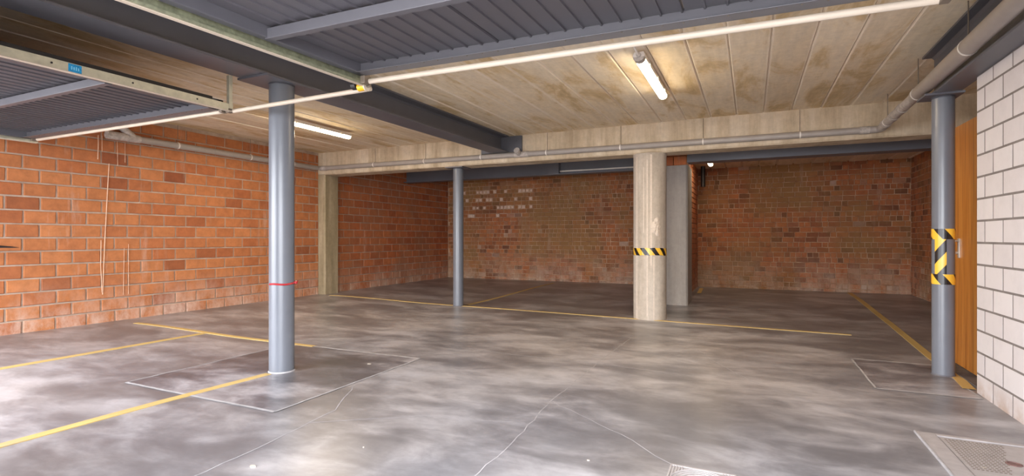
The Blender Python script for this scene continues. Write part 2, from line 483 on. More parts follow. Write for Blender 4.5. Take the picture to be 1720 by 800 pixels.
def brick_wall(parent, place, rotz, bricks, mat, L, H, D, limit=300, rank=None, pale=None):
    """bricks: list of (along, z_centre, length); place(along, z) -> world position on the wall plane.
    The first `limit` by rank are objects of their own, the rest one joined part."""
    metas = [brick_mesh('brick', L, H, D, mat, seed=s) for s in range(4)]
    pal = [brick_mesh('brick', L, H, D, M['brick_pale'], seed=s + 9) for s in range(2)]
    rank = rank or (lambda b: cam_dist(place(b[0], b[1])))
    order = sorted(bricks, key=rank)
    rr = random.Random(len(bricks))
    for b in order[:limit]:
        is_pale = pale and pale(b)
        o = bpy.data.objects.new('brick', rr.choice(pal if is_pale else metas)); C.objects.link(o)
        o.parent = parent
        o.location = place(b[0], b[1]); o.rotation_euler = (0, 0, rotz)
        k_ = rr.uniform(0.6, 0.85) if is_pale else 1.0
        o.scale = (b[2] / L * k_, rr.uniform(0.8, 1.15), k_)
    rest = order[limit:]
    if rest:
        rot = Matrix.Rotation(rotz, 4, 'Z')
        verts, faces, rnd, mi = [], [], [], []
        for b in rest:
            me = rr.choice(metas); base = len(verts); off = Vector(place(b[0], b[1])); v_ = rr.random()
            sx = b[2] / L; sy = rr.uniform(0.8, 1.15)
            for v in me.vertices:
                q = rot @ Vector((v.co.x * sx, v.co.y * sy, v.co.z)); verts.append(q + off)
            for p in me.polygons:
                faces.append([base + k for k in p.vertices]); rnd.append(v_); mi.append(1 if pale and pale(b) else 0)
        me = bpy.data.meshes.new('brickwork'); me.from_pydata(verts, [], faces)
        me.materials.append(mat); me.materials.append(M['brick_pale'])
        me.attributes.new('rnd', 'FLOAT', 'FACE').data.foreach_set('value', rnd)
        me.polygons.foreach_set('material_index', mi)
        o = bpy.data.objects.new('brickwork', me); C.objects.link(o); o.parent = parent; o['kind'] = 'stuff'

# left wall of big orange bricks, front stretch
bm = B(); box(bm, XL - 0.2, XL - 0.008, 0.25, YLB, -0.1, ZC + 0.12)
wl = struct('wall_left', bm, M['mortar'])
def course_rows(y0, y1, zlow, module, h, ph_odd, ph_even, ztop, zj, joint=0.019, irregular=0.0):
    out = []; rr = random.Random(int(y0 * 100))
    k = -9
    while True:
        za = zj + h * k; k += 1
        if za >= ztop: break
        if za + h < zlow: continue
        row_k = k - 1
        ph = ph_odd if row_k % 2 else ph_even
        n = math.floor((y0 - ph) / module)
        cuts = []
        y = ph + n * module
        while y < y1 + module:
            cuts.append(y + (rr.uniform(-irregular, irregular))); y += module
        zb = min(za + h, ztop)
        if zb - za < h * 0.35: continue
        for a, b in zip(cuts, cuts[1:]):
            a2, b2 = max(a, y0), min(b, y1)
            if b2 - a2 > 0.05: out.append(((a2 + b2) / 2, (za + zb) / 2, b2 - a2 - joint))
    return out
rows = course_rows(1.0, YLF, 0.0, 0.3035, 0.1534, 2.934, 3.086, ZC, 1.132, irregular=0.008)
brick_wall(wl, lambda a, z: (XL, a, z), math.pi/2, rows, M['brick'], 0.29, 0.1350, 0.004)
# left wall continued in the rear bay
bm = B(); box(bm, XL - 0.2, XL - 0.008, YLB, YB + 0.2, -0.1, ZC + 0.12)
wlb = struct('wall_left_bay', bm, M['mortar'])
rows = course_rows(YLB, YB, 0.0, 0.30, 0.1534, 2.98, 3.10, ZC, 1.132, irregular=0.03)
brick_wall(wlb, lambda a, z: (XL, a, z), math.pi/2, rows, M['brick_bay'], 0.29, 0.1370, 0.004)

# back wall of small brown bricks
def small_rows(x0, x1, z0, z1, seed, h=0.1008, heads=()):
    rr = random.Random(seed); out = []; k = 0; z = z0
    while z < z1 - 0.03:
        zb = min(z + h, z1)
        strict = any(abs((z + zb) / 2 - q) < 0.05 for q in heads)
        header = strict or rr.random() < 0.4
        m = 0.10 if header else 0.205
        x = x0 - rr.choice([0, m * 0.5]) - rr.uniform(0, 0.03)
        while x < x1:
            w = m if strict or rr.random() < 0.8 else (0.205 if header else 0.10)
            a, b = max(x, x0), min(x + w, x1)
            if b - a > 0.04: out.append(((a + b) / 2, (z + zb) / 2, b - a - 0.012))
            x += w
        z += h; k += 1
    return out
XD = -1.045           # rear divider between the two bays
bm = B(); box(bm, XL - 0.2, XD - 0.1, YB + 0.006, YB + 0.2, -0.1, ZC + 0.12)
wb = struct('wall_back_left', bm, M['mortar_back'])
rr_p = random.Random(3)
def pale_bl(b):
    x, z, w = b
    rowhit = any(abs(z - q) < 0.05 for q in (2.29, 2.09, 1.88)) or (abs(z - 1.68) < 0.05 and rr_p.random() < 0.3)
    return rowhit and -6.9 < x < -4.85 and rr_p.random() < 0.6
def vis_rank_bl(b):
    p = (b[0], YB, b[1]); return cam_dist(p) - 3.0 * (b[0] < -1.95) * 0 + (50 if b[0] > -2.0 else 0) + (50 if b[1] > 2.42 else 0) - (30 if pale_rank(b) else 0)
def pale_rank(b): return any(abs(b[1] - q) < 0.05 for q in (2.29, 2.09, 1.88)) and -6.9 < b[0] < -4.85
rows = small_rows(XL + 0.01, XD - 0.12, 0.03, ZC, 5, heads=(2.29, 2.09, 1.88))
brick_wall(wb, lambda a, z: (a, YB, z), 0, rows, M['brick_back'], 0.19, 0.0885, 0.004, rank=vis_rank_bl, pale=pale_bl)
bm = B(); box(bm, XD - 0.1, 2.69 + 0.2, YB + 0.006, YB + 0.2, -0.1, ZC + 0.12)
wbr = struct('wall_back_right', bm, M['mortar_back'])
rows = small_rows(XD + 0.0, 2.69, 0.03, 2.60, 6)
brick_wall(wbr, lambda a, z: (a, YB, z), 0, rows, M['brick_back'], 0.19, 0.0885, 0.004)
# brick divider behind the square pillar
bm = B(); box(bm, XD - 0.19, XD - 0.006, 9.51, YB + 0.006, -0.1, ZC + 0.12)
wd = struct('wall_divider', bm, M['mortar_back'])
rows = small_rows(9.52, YB - 0.01, 0.0, 2.60, 8)
brick_wall(wd, lambda a, z: (XD, a, z), math.pi/2, rows, M['brick_bay'], 0.19, 0.0885, 0.004, limit=250)
# right wall of the rear bay
bm = B(); box(bm, 2.696, 2.9, 4.9, YB + 0.2, -0.1, ZC + 0.12)
wrb = struct('wall_right_bay', bm, M['mortar_back'])
rows = small_rows(7.62, YB - 0.01, 0.0, 2.60, 9)
brick_wall(wrb, lambda a, z: (2.69, a, z), -math.pi/2, rows, M['brick_back'], 0.19, 0.0885, 0.004, rank=lambda b: abs(b[0] - 10.6))
# white block wall at the right
bm = B(); box(bm, XR + 0.0015, XR + 0.15, 0.25, 4.857, -0.1, 2.31)
wr = struct('wall_right', bm, M['mortar_white'])
bl = []
for k in range(-1, 14):
    za = 0.1435 + 0.1587 * k; zb = min(za + 0.1587, 2.31)
    first = 4.718 if k % 2 == 0 else 4.579
    cuts = [4.863, first]
    while cuts[-1] > 1.3: cuts.append(cuts[-1] - 0.2925)
    for a, b in zip(cuts, cuts[1:]):
        bl.append(((a + b) / 2, (za + zb) / 2, a - b - 0.017, zb - za - 0.015))
wm = [brick_mesh('block', 0.2825, 0.1487, 0.0015, M['white_block'], 0.0008, 0.0006, s) for s in range(3)]
for a, z, L, h in bl:
    o = bpy.data.objects.new('block', R.choice(wm)); C.objects.link(o); o.parent = wr
    o.location = (XR + 0.0015, a, z); o.rotation_euler = (0, 0, -math.pi/2); o.scale = (L / 0.2825, 1, h / 0.1487)
for me in wm: pass
bm = B(); box(bm, XR + 0.15, 2.9, 4.70, 4.857, -0.1, ZC + 0.1)
struct('wall_lobby', bm, M['facade'])

# front wall with the two garage openings
bm = B()
FY0, FY1 = 0.22, 0.42
for x0, x1 in ((XL - 0.2, OPENINGS[0][0]), (OPENINGS[0][1], OPENINGS[1][0]), (OPENINGS[1][1], XR + 0.15)):
    box(bm, x0, x1, FY0, FY1, -0.1, ZC + 0.2)
for x0, x1 in OPENINGS:
    box(bm, x0, x1, FY0, FY1, OPEN_H + 0.02, ZC + 0.2)
struct('wall_front', bm, M['facade'])

# ceilings of precast planks
bm = B(); box(bm, XL - 0.2, 2.9, 0.22, YB + 0.2, ZC + 0.09, ZC + 0.3)
ceil = struct('ceiling', bm, M['slab'])
def plank(w, y0, y1, c):
    bm = B(); h = w / 2
    prism(bm, [(-h + 0.001, 0.1), (-h + 0.001, c * 1.3), (-h + c, 0.0), (h - c, 0.0), (h - 0.001, c * 1.3), (h - 0.001, 0.1)], 'y', y0, y1)
    bmesh.ops.recalc_face_normals(bm, faces=bm.faces)
    me = bpy.data.meshes.new('plank'); bm.to_mesh(me); bm.free(); me.materials.append(M['plank']); return me
PW = 0.3115
pm = plank(PW, 0.42, YLF + 0.02, 0.011)
x = -0.167 + PW / 2
xs = []
k = math.floor((XL - x) / PW)
while x + k * PW - PW / 2 < 2.69:
    xs.append(x + k * PW); k += 1
for xc in xs:
    o = bpy.data.objects.new('plank', pm); C.objects.link(o); o.parent = ceil
    o.location = (xc, 0, ZC + R.uniform(-0.004, 0.006))
pm2 = plank(PW, YLB - 0.02, YB + 0.02, 0.020)
bm = B(); box(bm, XD - 0.1, 2.9, YLB - 0.02, YB + 0.2, 2.695, ZC - 0.002)
ceil_bay = struct('ceiling_rear_bay', bm, M['slab'])
for xc in xs:
    low = xc > XD
    o = bpy.data.objects.new('plank', pm2); C.objects.link(o); o.parent = ceil_bay if low else ceil
    o.location = (xc, 0, (2.60 if low else ZC) + R.uniform(-0.003, 0.005))

# ------------------------------------------------------------------ concrete frame
bm = B()
prism(bm, [(YLF, ZL + 0.02), (YLF + 0.02, ZL), (YLB, ZL), (YLB, ZC + 0.09), (YLF, ZC + 0.09)], 'x', XL - 0.05, 2.69)
tag(obj('concrete_lintel', bm, M['lintel']), 'long cast concrete lintel spanning the garage above the columns', 'beam')
bm = B()
prism(bm, [(XL - 0.05, YLF), (-7.185, YLF), (-7.17, YLF + 0.015), (-7.17, YLB - 0.015), (-7.185, YLB), (XL - 0.05, YLB)], 'z', 0.0, ZL)
tag(obj('wall_pier', bm, M['pier']), 'stained concrete pier against the orange brick wall under the lintel end', 'pier')

cc = thing('concrete_column', 'thick round concrete column with lime streaks and a striped tape band', 'column', (-1.293, 7.42, 0))
bm = B(); lathe(bm, [(0.225, -0.03), (0.225, ZL - 0.03), (0.232, ZL - 0.015), (0.232, ZL)], n=40)
obj('shaft', bm, M['column_concrete'], cc, smooth=True)
def shell(bm, r, a0, a1, z0, z1, n=24, cx=0, cy=0, tilt=0.0, wob=0.0, t=0.0015):
    """piece of tape on a cylinder, with uv in metres"""
    uvl = bm.loops.layers.uv.get('UVMap') or bm.loops.layers.uv.new('UVMap')
    prev = None; seed = random.Random(int(z0 * 1000))
    for i in range(n + 1):
        a = a0 + (a1 - a0) * i / n
        dz = tilt * math.sin(a) + seed.uniform(-wob, wob)
        pts = [bm.verts.new((cx + rr * math.cos(a), cy + rr * math.sin(a), z + dz)) for rr in (r, r + t) for z in (z0, z1)]
        if prev:
            pv, pa = prev
            fs = [((pv[2], pts[2], pts[3], pv[3]), ((pa, z0), (a, z0), (a, z1), (pa, z1))),
                  ((pv[1], pv[3], pts[3], pts[1]), ((pa, z1),) * 4), ((pv[0], pts[0], pts[2], pv[2]), ((pa, z0),) * 4)]
            for vs, uvs in fs:
                f = bm.faces.new(vs)
                for lp, q in zip(f.loops, uvs): lp[uvl].uv = (q[0] * r, q[1])
        prev = (pts, a)
bm = B(); shell(bm, 0.226, -math.pi, math.pi, 0.885, 0.985, 40, tilt=-0.004, wob=0.004)
tag(obj('hazard_tape', bm, M['hazard_c'], loc=(-1.293, 7.42, 0)), 'black and yellow tape band wrapped round the thick concrete column', 'tape')
# lime runs and the bloom on the column
def face_a(u_off): return -math.pi / 2 + u_off
for a, z0, z1, w in ((-0.96, 0.0, 2.25, 0.035), (-0.98+0.75, 0.05, 2.2, 0.02), (-0.98+0.98, 0.75, 2.27, 0.026), (-0.02+0.18, 0.02, 0.87, 0.02), (-0.45, 1.2, 2.1, 0.012)):
    bm = B(); shell(bm, 0.2252, face_a(a + 0.25) - w*2, face_a(a + 0.25) + w*2, z0, z1, 3, t=0.001)
    obj('lime_run', bm, M['lime'], cc)
bm = B()
for k in range(9):
    a = face_a(0.55 + R.uniform(-0.12, 0.12)); z = 1.27 + R.uniform(-0.08, 0.1); rad = R.uniform(0.03, 0.06)
    cvec = Vector((0.225 * math.cos(a), 0.225 * math.sin(a), z))
    n = 10; nrm = Vector((math.cos(a), math.sin(a), 0)); tx = Vector((-math.sin(a), math.cos(a), 0))
    top = bm.verts.new(cvec + nrm * 0.014)
    ring = [bm.verts.new(cvec + tx * rad * R.uniform(0.7, 1.1) * math.cos(2*math.pi*q/n) + Vector((0, 0, 1.3 * rad * R.uniform(0.7, 1.1) * math.sin(2*math.pi*q/n))) - nrm * 0.004) for q in range(n)]
    for q in range(n): bm.faces.new((ring[q], ring[(q+1) % n], top))
obj('lime_bloom', bm, M['lime'], cc)

# square pillar with a brick course on top
sp = thing('concrete_pillar', 'square grey concrete pillar with brick top behind the round column', 'pillar', (-1.16, 9.07, 0))
bm = B()
x0, x1, y0, y1 = -1.385, -0.937, 8.84, 9.50
ch = 0.025
prism(bm, [(x0, y0), (x1 - ch, y0), (x1, y0 + ch), (x1, y1), (x0, y1)], 'z', 0.0, 2.317)
o = obj('shaft', bm, M['pillar_concrete'], sp); o.location = (1.16, -9.07, 0)
for (a, b_) in ((x0 + 0.004, -1.165), (-1.155, x1 - 0.02)):
    bm = B(); box(bm, a, b_, y0 + 0.006, y1, 2.322, 2.465)
    o = obj('brick', bm, M['brick_bay'], sp, bevel=0.004); o.location = (1.16, -9.07, 0)
bm = B(); box(bm, x0 + 0.004, x1 - 0.02, y0 + 0.006, y1, 2.475, 2.60)
o = obj('brick', bm, M['brick_bay'], sp, bevel=0.004); o.location = (1.16, -9.07, 0)

# ------------------------------------------------------------------ steel columns
def steel_column(label, x, y, r, ztop, plate, zbot=-0.02):
    t = thing('steel_column', label, 'column', (x, y, 0))
    bm = B(); lathe(bm, [(r, zbot), (r, ztop - 0.018)], n=48); obj('shaft', bm, M['steel_col'], t, smooth=True)
    px0, px1, py0, py1 = plate
    bm = B(); box(bm, px0, px1, py0, py1, ztop - 0.018, ztop); obj('head_plate', bm, M['steel'], t, bevel=0.002)
    bm = B(); lathe(bm, [(r + 0.006, ztop - 0.03), (r + 0.001, ztop - 0.016)], n=40); obj('weld_bead', bm, M['steel'], t, smooth=True)
    bm = B(); lathe(bm, [(r + 0.009, floor_z(x, y) - 0.01), (r + 0.006, floor_z(x, y) + 0.004), (r + 0.001, floor_z(x, y) + 0.012)], n=40)
    obj('base_collar', bm, M['crack'] if r > 0.09 else M['steel'], t, smooth=True)
    return t
gx = lambda y: -3.715 + 0.0330 * (y - 1.45)       # axis of the left girder
steel_column('stout grey steel column with red tape in the foreground', -3.62, 3.17, 0.101, 2.445, (-0.21, 0.14, -0.26, 0.20))
steel_column('slim grey steel column under the lintel near the brick bay', -4.41, 7.42, 0.086, 2.295, (-0.16, 0.16, -0.15, 0.15))
steel_column('dark grey steel column with black and yellow stripes beside the wooden door', 1.44, 5.37, 0.076, 2.31, (-0.15, 0.11, -0.12, 0.12))
# hazard tape on the door-side column
AF = math.atan2(-5.37, -1.44)      # angle facing the camera
ht = thing('hazard_tape', 'black and yellow striped tape frame on the column beside the door', 'tape', (1.44, 5.37, 0))
bm = B(); shell(bm, 0.0765, -math.pi, math.pi, 1.12, 1.205, 36); obj('upper_band', bm, M['hazard_b'], ht)
bm = B(); shell(bm, 0.0765, -math.pi, math.pi, 0.75, 0.834, 36); obj('lower_band', bm, M['hazard_b'], ht)
bm = B(); shell(bm, 0.0765, AF - 0.75, AF + 0.28, 0.834, 1.12, 12); obj('upright_strip', bm, M['hazard_a'], ht)
# red tape on the foreground column
rt = thing('red_tape', 'thin red tape knotted round the stout foreground column', 'tape', (-3.62, 3.17, 0))
bm = B()
n = 40
AF2 = math.atan2(-3.17, 3.62)
sweep(bm, [(0.104 * math.cos(AF2 - 1.05 + 2.65 * i / n), 0.104 * math.sin(AF2 - 1.05 + 2.65 * i / n), 0.744 + 0.003 * math.sin(i * 0.25)) for i in range(n + 1)], 0.008, 8)
obj('band', bm, M['red'], rt, smooth=True)
bm = B()
a = AF2 + 1.3
lathe(bm, [(0.004, -0.016), (0.016, -0.008), (0.017, 0.008), (0.004, 0.016)], n=10)
o = obj('knot', bm, M['red'], rt, smooth=True); o.location = (0.112 * math.cos(a), 0.112 * math.sin(a), 0.75)
bm = B(); sweep(bm, [(0.112 * math.cos(a), 0.112 * math.sin(a), 0.75), (0.13 * math.cos(a + 0.15), 0.13 * math.sin(a + 0.15), 0.765)], [0.006, 0.003], 8)
obj('tail', bm, M['red'], rt, smooth=True)

# ------------------------------------------------------------------ steel beams
def ibeam(bm, p0, p1, ztop, h, b, tw, tf):
    p0, p1 = Vector((*p0, 0)), Vector((*p1, 0)); d = (p1 - p0).normalized(); n = Vector((-d.y, d.x, 0))
    hb, ht_ = b / 2, tw / 2; z0 = ztop - h; rf = 0.018
    prof = [(-hb, z0), (hb, z0), (hb, z0+tf), (ht_+rf, z0+tf), (ht_, z0+tf+rf), (ht_, ztop-tf-rf), (ht_+rf, ztop-tf), (hb, ztop-tf), (hb, ztop), (-hb, ztop),
            (-hb, ztop-tf), (-ht_-rf, ztop-tf), (-ht_, ztop-tf-rf), (-ht_, z0+tf+rf), (-ht_-rf, z0+tf), (-hb, z0+tf)]
    A = [bm.verts.new(p0 + n * q[0] + Vector((0, 0, q[1]))) for q in prof]
    E = [bm.verts.new(p1 + n * q[0] + Vector((0, 0, q[1]))) for q in prof]
    k = len(prof)
    for i in range(k): bm.faces.new((A[i], A[(i+1) % k], E[(i+1) % k], E[i]))
    bm.faces.new(A[::-1]); bm.faces.new(E)
t = thing('steel_girder', 'broad dark steel girder running from the front to the lintel over the stout column', 'girder', (gx(0.45), 0.45, 0))
def under(o, t): o.location = -Vector(t.location); return o
bm = B(); ibeam(bm, (gx(0.43), 0.43), (gx(7.21), 7.21), ZC - 0.007, 0.253, 0.285, 0.012, 0.016)
under(obj('beam', bm, M['steel'], t), t)
bm = B(); box(bm, -3.87, -3.171, 7.212, 7.247, 2.448, 2.69); under(obj('end_plate', bm, M['steel'], t, bevel=0.003), t)
for zz in (2.50, 2.62):
    for xx in (-3.40, -3.26):
        bm = B(); sweep(bm, [(xx, 7.20, zz), (xx, 7.214, zz)], 0.012, 6); under(obj('bolt', bm, M['steel'], t), t)
t = thing('steel_girder', 'dark steel girder resting on the white block wall beside the big pipe', 'girder', (1.44, 0.45, 0))
bm = B(); ibeam(bm, (1.44, 0.43), (1.44, 5.58), ZC - 0.007, 0.388, 0.18, 0.011, 0.016)
under(obj('beam', bm, M['steel'], t), t)
t = thing('steel_beam', 'dark steel beam crossing the rear bay high under the ceiling with a white pipe', 'beam', (-4, 9.97, 0))
bm = B(); ibeam(bm, (XL, 9.97), (XD - 0.19, 9.97), ZC - 0.007, 0.293, 0.24, 0.012, 0.018)
under(obj('beam', bm, M['steel'], t), t)
bm = B(); box(bm, -3.752, -3.52, 9.86, 9.964, 2.424, 2.686); under(obj('bracket', bm, M['steel'], t, bevel=0.003), t)
bm = B(); sweep(bm, [(-3.48, 9.83, 2.462), (-1.2, 9.83, 2.462)], 0.014, 10); under(obj('conduit', bm, M['clip'], t, smooth=True), t)
t = thing('steel_beam', 'flat faced steel beam over the dark rear bay with a bright lamp reflection', 'beam', (0.9, 8.68, 0))
bm = B(); prism(bm, [(8.56, 2.335), (8.56, 2.599), (8.80, 2.599), (8.80, 2.335)], 'x', -0.915, 2.69); under(obj('web', bm, M['steel'], t), t)
bm = B(); box(bm, -0.915, 2.69, 8.545, 8.815, 2.317, 2.335); under(obj('lower_flange', bm, M['steel'], t, bevel=0.002), t)

# ------------------------------------------------------------------ pipes
def clip_ring(bm, c, axis, r, w=0.012):
    ax = Vector(axis).normalized(); c = Vector(c)
    sweep(bm, [c - ax * w, c + ax * w], r, 20)
t = thing('drain_pipe', 'grey plastic drain pipe running along the face of the concrete lintel', 'pipe', (-3, 7.2, 0))
zp = lambda x: 2.410 - 0.003 * (x + 7.25)
bm = B(); sweep(bm, [(-7.24, 7.205, zp(-7.24)), (1.27, 7.205, zp(1.27)), (1.325, 7.195, zp(1.3)), (1.352, 7.16, zp(1.3)), (1.36, 7.10, zp(1.3))], 0.040, 20)
under(obj('pipe', bm, M['pvc'], t, smooth=True), t)
for xq in (-5.989, -4.931, -3.865, -2.762, -1.659, -0.571, 0.543):
    bm = B(); clip_ring(bm, (xq, 7.205, zp(xq)), (1, 0, 0), 0.0435, 0.008); under(obj('clip', bm, M['clip'], t, smooth=True), t)
    bm = B(); sweep(bm, [(xq, 7.235, zp(xq) + 0.03), (xq, 7.235, ZC - 0.005)], 0.003, 6); under(obj('hanger_rod', bm, M['rod'], t), t)
for xq in (-7.14, 1.20):
    bm = B(); sweep(bm, [(xq - 0.05, 7.205, zp(xq)), (xq + 0.05, 7.205, zp(xq))], 0.045, 20); under(obj('socket', bm, M['pvc_dirty'], t, smooth=True), t)
bm = B(); sweep(bm, [(-3.20, 7.205, zp(-3.2)), (-3.20, 7.12, zp(-3.2) + 0.035)], 0.040, 20); under(obj('branch', bm, M['pvc'], t, smooth=True), t)
bm = B(); sweep(bm, [(-3.20, 7.12, zp(-3.2) + 0.035), (-3.20, 7.085, zp(-3.2) + 0.049)], 0.046, 20); under(obj('end_cap', bm, M['pvc_dirty'], t, smooth=True), t)
bm = B(); sweep(bm, [(-3.28, 7.205, zp(-3.2)), (-3.05, 7.205, zp(-3.2))], 0.0445, 20); under(obj('socket', bm, M['pvc_dirty'], t, smooth=True), t)

t = thing('drain_pipe', 'thick grey drain pipe hung beside the dark girder above the white wall', 'pipe', (1.3, 4, 0))
px = lambda y: 1.36 - 0.0198 * (7.2 - y)
ZP = 2.395
bm = B(); sweep(bm, [(px(7.10), 7.10, ZP), (px(5.62), 5.62, ZP)], 0.045, 20); under(obj('thin_pipe', bm, M['pvc_dirty'], t, smooth=True), t)
bm = B(); sweep(bm, [(px(5.75), 5.75, ZP), (px(5.66), 5.66, ZP), (px(0.5), 0.5, ZP)], [0.046, 0.056, 0.056], 24); under(obj('thick_pipe', bm, M['pvc'], t, smooth=True), t)
for yq, rq in ((4.37, 0.0585), (5.60, 0.0585), (6.84, 0.048), (3.1, 0.0585), (1.8, 0.0585)):
    bm = B(); clip_ring(bm, (px(yq), yq, ZP), (0, 1, 0), rq, 0.007); under(obj('clip', bm, M['clip'], t, smooth=True), t)
    bm = B(); sweep(bm, [(px(yq), yq, ZP + rq), (px(yq), yq, ZC - 0.004)], 0.004, 6); under(obj('hanger_rod', bm, M['rod'], t), t)
for yq in (6.95, 6.2, 6.55):
    bm = B(); sweep(bm, [(px(yq), yq + 0.05, ZP), (px(yq), yq - 0.05, ZP)], 0.050, 20); under(obj('socket', bm, M['pvc_dirty'], t, smooth=True), t)

t = thing('drain_pipe', 'grey drain pipe along the top of the orange brick wall', 'pipe', (-7.26, 5, 0))
XP = -7.265
bm = B(); sweep(bm, [(XP, 4.06, 2.415), (XP, 7.16, 2.412)], 0.044, 20); under(obj('pipe', bm, M['pvc'], t, smooth=True), t)
bm = B(); sweep(bm, [(XP, 3.72, 2.415), (XP, 4.10, 2.415)], 0.051, 20); under(obj('socket', bm, M['pvc_dirty'], t, smooth=True), t)
bm = B(); sweep(bm, [(XP, 4.05, 2.415), (XP + 0.01, 3.93, 2.50), (XP + 0.01, 3.80, 2.60), (XP + 0.01, 3.79, ZC)], 0.044, 18); under(obj('branch', bm, M['pvc_dirty'], t, smooth=True), t)
for yq in (4.6, 5.75, 6.6):
    bm = B(); clip_ring(bm, (XP, yq, 2.415), (0, 1, 0), 0.048, 0.008); under(obj('clip', bm, M['clip'], t, smooth=True), t)
    bm = B(); sweep(bm, [(XP, yq, 2.46), (XP, yq, ZC - 0.004)], 0.0035, 6); under(obj('hanger_rod', bm, M['rod'], t), t)
bm = B(); sweep(bm, [(-0.90, 11.35, 2.60), (-0.90, 11.35, 2.18)], 0.045, 16)
tag(obj('down_pipe', bm, M['black'], smooth=True), 'short dark down pipe beside the small lamp in the rear bay', 'pipe')

# lime drips down the orange wall
for pts, w in (([(3.779, 2.063), (3.76, 1.7), (3.733, 1.128), (3.72, 0.8), (3.707, 0.424)], 0.012), ([(3.69, 1.1), (3.685, 0.8), (3.70, 0.45)], 0.008),
               ([(3.66, 2.40), (3.66, 2.28), (3.655, 2.10)], 0.012), ([(3.70, 2.40), (3.70, 2.2)], 0.007),
               ([(3.87, 2.36), (3.875, 2.05)], 0.005), ([(3.96, 2.36), (3.96, 2.1)], 0.004), ([(3.95, 1.0), (3.94, 0.4)], 0.003), ([(4.0, 1.05), (4.0, 0.4)], 0.003)):
    bm = B(); prev = None
    for y, z in pts:
        cur = [bm.verts.new((XL + q, y + s_ * w / 2, z)) for q, s_ in ((0.006, -1), (0.0145, 0), (0.006, 1))]
        if prev:
            bm.faces.new((prev[0], prev[1], cur[1], cur[0])); bm.faces.new((prev[1], prev[2], cur[2], cur[1]))
        prev = cur
    obj('lime_drip', bm, M['drip'], wl)

# ------------------------------------------------------------------ tilted-up garage doors
def corrugated(bm, w, y0, y1, pitch, first=0.0):
    """ribbed sheet seen from below: wide pans with narrow ribs standing down"""
    prof = []; x = 0.0
    n = max(1, round(w / pitch)); p = w / n
    for i in range(n):
        a = i * p
        prof += [(a, 0.012), (a + p * 0.86, 0.012), (a + p * 0.89, 0.003), (a + p * 0.97, 0.003), (a + p * 0.995, 0.012)]
    prof += [(w, 0.012), (w, 0.03), (0, 0.03)]
    prism(bm, prof, 'y', y0, y1)
def garage_door(label, loc, width, length, bar_y, tilt=(0, 0), up_=0.03):
    t = thing('garage_door', label, 'garage door', loc)
    t.rotation_euler = (tilt[0], tilt[1], 0)
    ns = 3; gap = 0.006; m = 0.05
    sw = (width - 2 * m) / ns
    for i in range(ns):
        bm = B(); corrugated(bm, sw - gap, -length, -0.115, 0.099)
        o = obj('ribbed_sheet', bm, M['sheet'], t); o.location = (m + i * sw + gap / 2, 0, up_ + 0.048)
    for xa in (0.0, width - m):
        bm = B(); box(bm, xa, xa + m, -length, -0.055, up_, up_ + 0.075); obj('side_rail', bm, M['frame_grey'], t, bevel=0.003)
    bm = B(); prism(bm, [(-0.150, up_), (-0.055, up_), (-0.055, up_ + 0.075), (-0.118, up_ + 0.075), (-0.118, up_ + 0.005), (-0.150, up_ + 0.005)], 'x', 0.0, width); obj('end_rail', bm, M['frame_grey'], t, bevel=0.003)
    bm = B(); box(bm, 0.0, width, -length - 0.06, -length, up_, up_ + 0.06); obj('end_rail', bm, M['frame_grey'], t, bevel=0.003)
    bm = B(); prism(bm, [(bar_y - 0.022, up_ - 0.006), (bar_y + 0.022, up_ - 0.006), (bar_y + 0.022, up_ + 0.048), (bar_y - 0.022, up_ + 0.048)], 'x', 0.03, width - 0.03); obj('cross_bar', bm, M['frame_grey'], t, bevel=0.003)
    bm = B(); sweep(bm, [(0.04, -0.02, 0.012), (width, -0.02, 0.012)], 0.0175, 14); obj('cream_tube', bm, M['cream'], t, smooth=True)
    for q in range(1, 30):
        bm = B(); lathe(bm, [(0.004, -0.0035), (0.003, 0.001)], n=6); o = obj('rivet', bm, M['rod'], t); o.location = (m + q * (width - 2*m) / 30, -0.135, up_)
    for xa in (0.02, width - 0.02):
        bm = B(); box(bm, xa - 0.018, xa + 0.018, -0.07, -0.015, -0.008, up_ + 0.02); obj('corner_bracket', bm, M['rod'], t, bevel=0.004)
    return t
garage_door('grey ribbed garage door folded up overhead in the centre', (-2.315, 2.715, 2.15), 3.06, 2.15, -0.80, (0.027, 0.013), 0.04)
garage_door('grey ribbed garage door folded up beside the orange brick wall', (-6.83, 2.86, 2.15), 2.975, 2.25, -0.86, (0, 0), 0.012)

def channel(bm, y0, y1, side):
    """C track open to one side, built along y about x=0"""
    s_ = side; w, h, th = 0.034, 0.058, 0.003
    prism(bm, [(0, 0), (s_*w, 0), (s_*w, 0.012), (s_*(w-th), 0.012), (s_*(w-th), th), (s_*th, th), (s_*th, h-th), (s_*(w-th), h-th), (s_*(w-th), h-0.012), (s_*w, h-0.012), (s_*w, h), (0, h)], 'y', y0, y1)
def track(label, loc, side, length, tilt=(0, 0, 0), lip=True, mat='galv'):
    t = thing('door_track', label, 'rail', loc); t.rotation_euler = tilt
    bm = B(); channel(bm, -length, 0, side); obj('channel', bm, M[mat], t)
    if lip:
        bm = B(); box(bm, -0.004, 0.018, -length, 0, -0.006, 0.0); obj('edge_lip', bm, M['cream'], t)
    for q in range(5):
        bm = B(); sweep(bm, [(0.002, -0.3 - q * 0.45, 0.03), (0.006 if side < 0 else -0.006, -0.3 - q * 0.45, 0.03)], 0.006, 8); obj('rivet', bm, M['black'], t)
    return t
tr1 = track('cream steel door track with a blue sticker below the broad girder', (-3.815, 2.86, 2.155), -1, 2.4)
bm = B(); box(bm, -0.03, -0.006, -2.4, -0.17, 0.060, 0.085); obj('spring_cover', bm, M['black'], tr1, bevel=0.003)
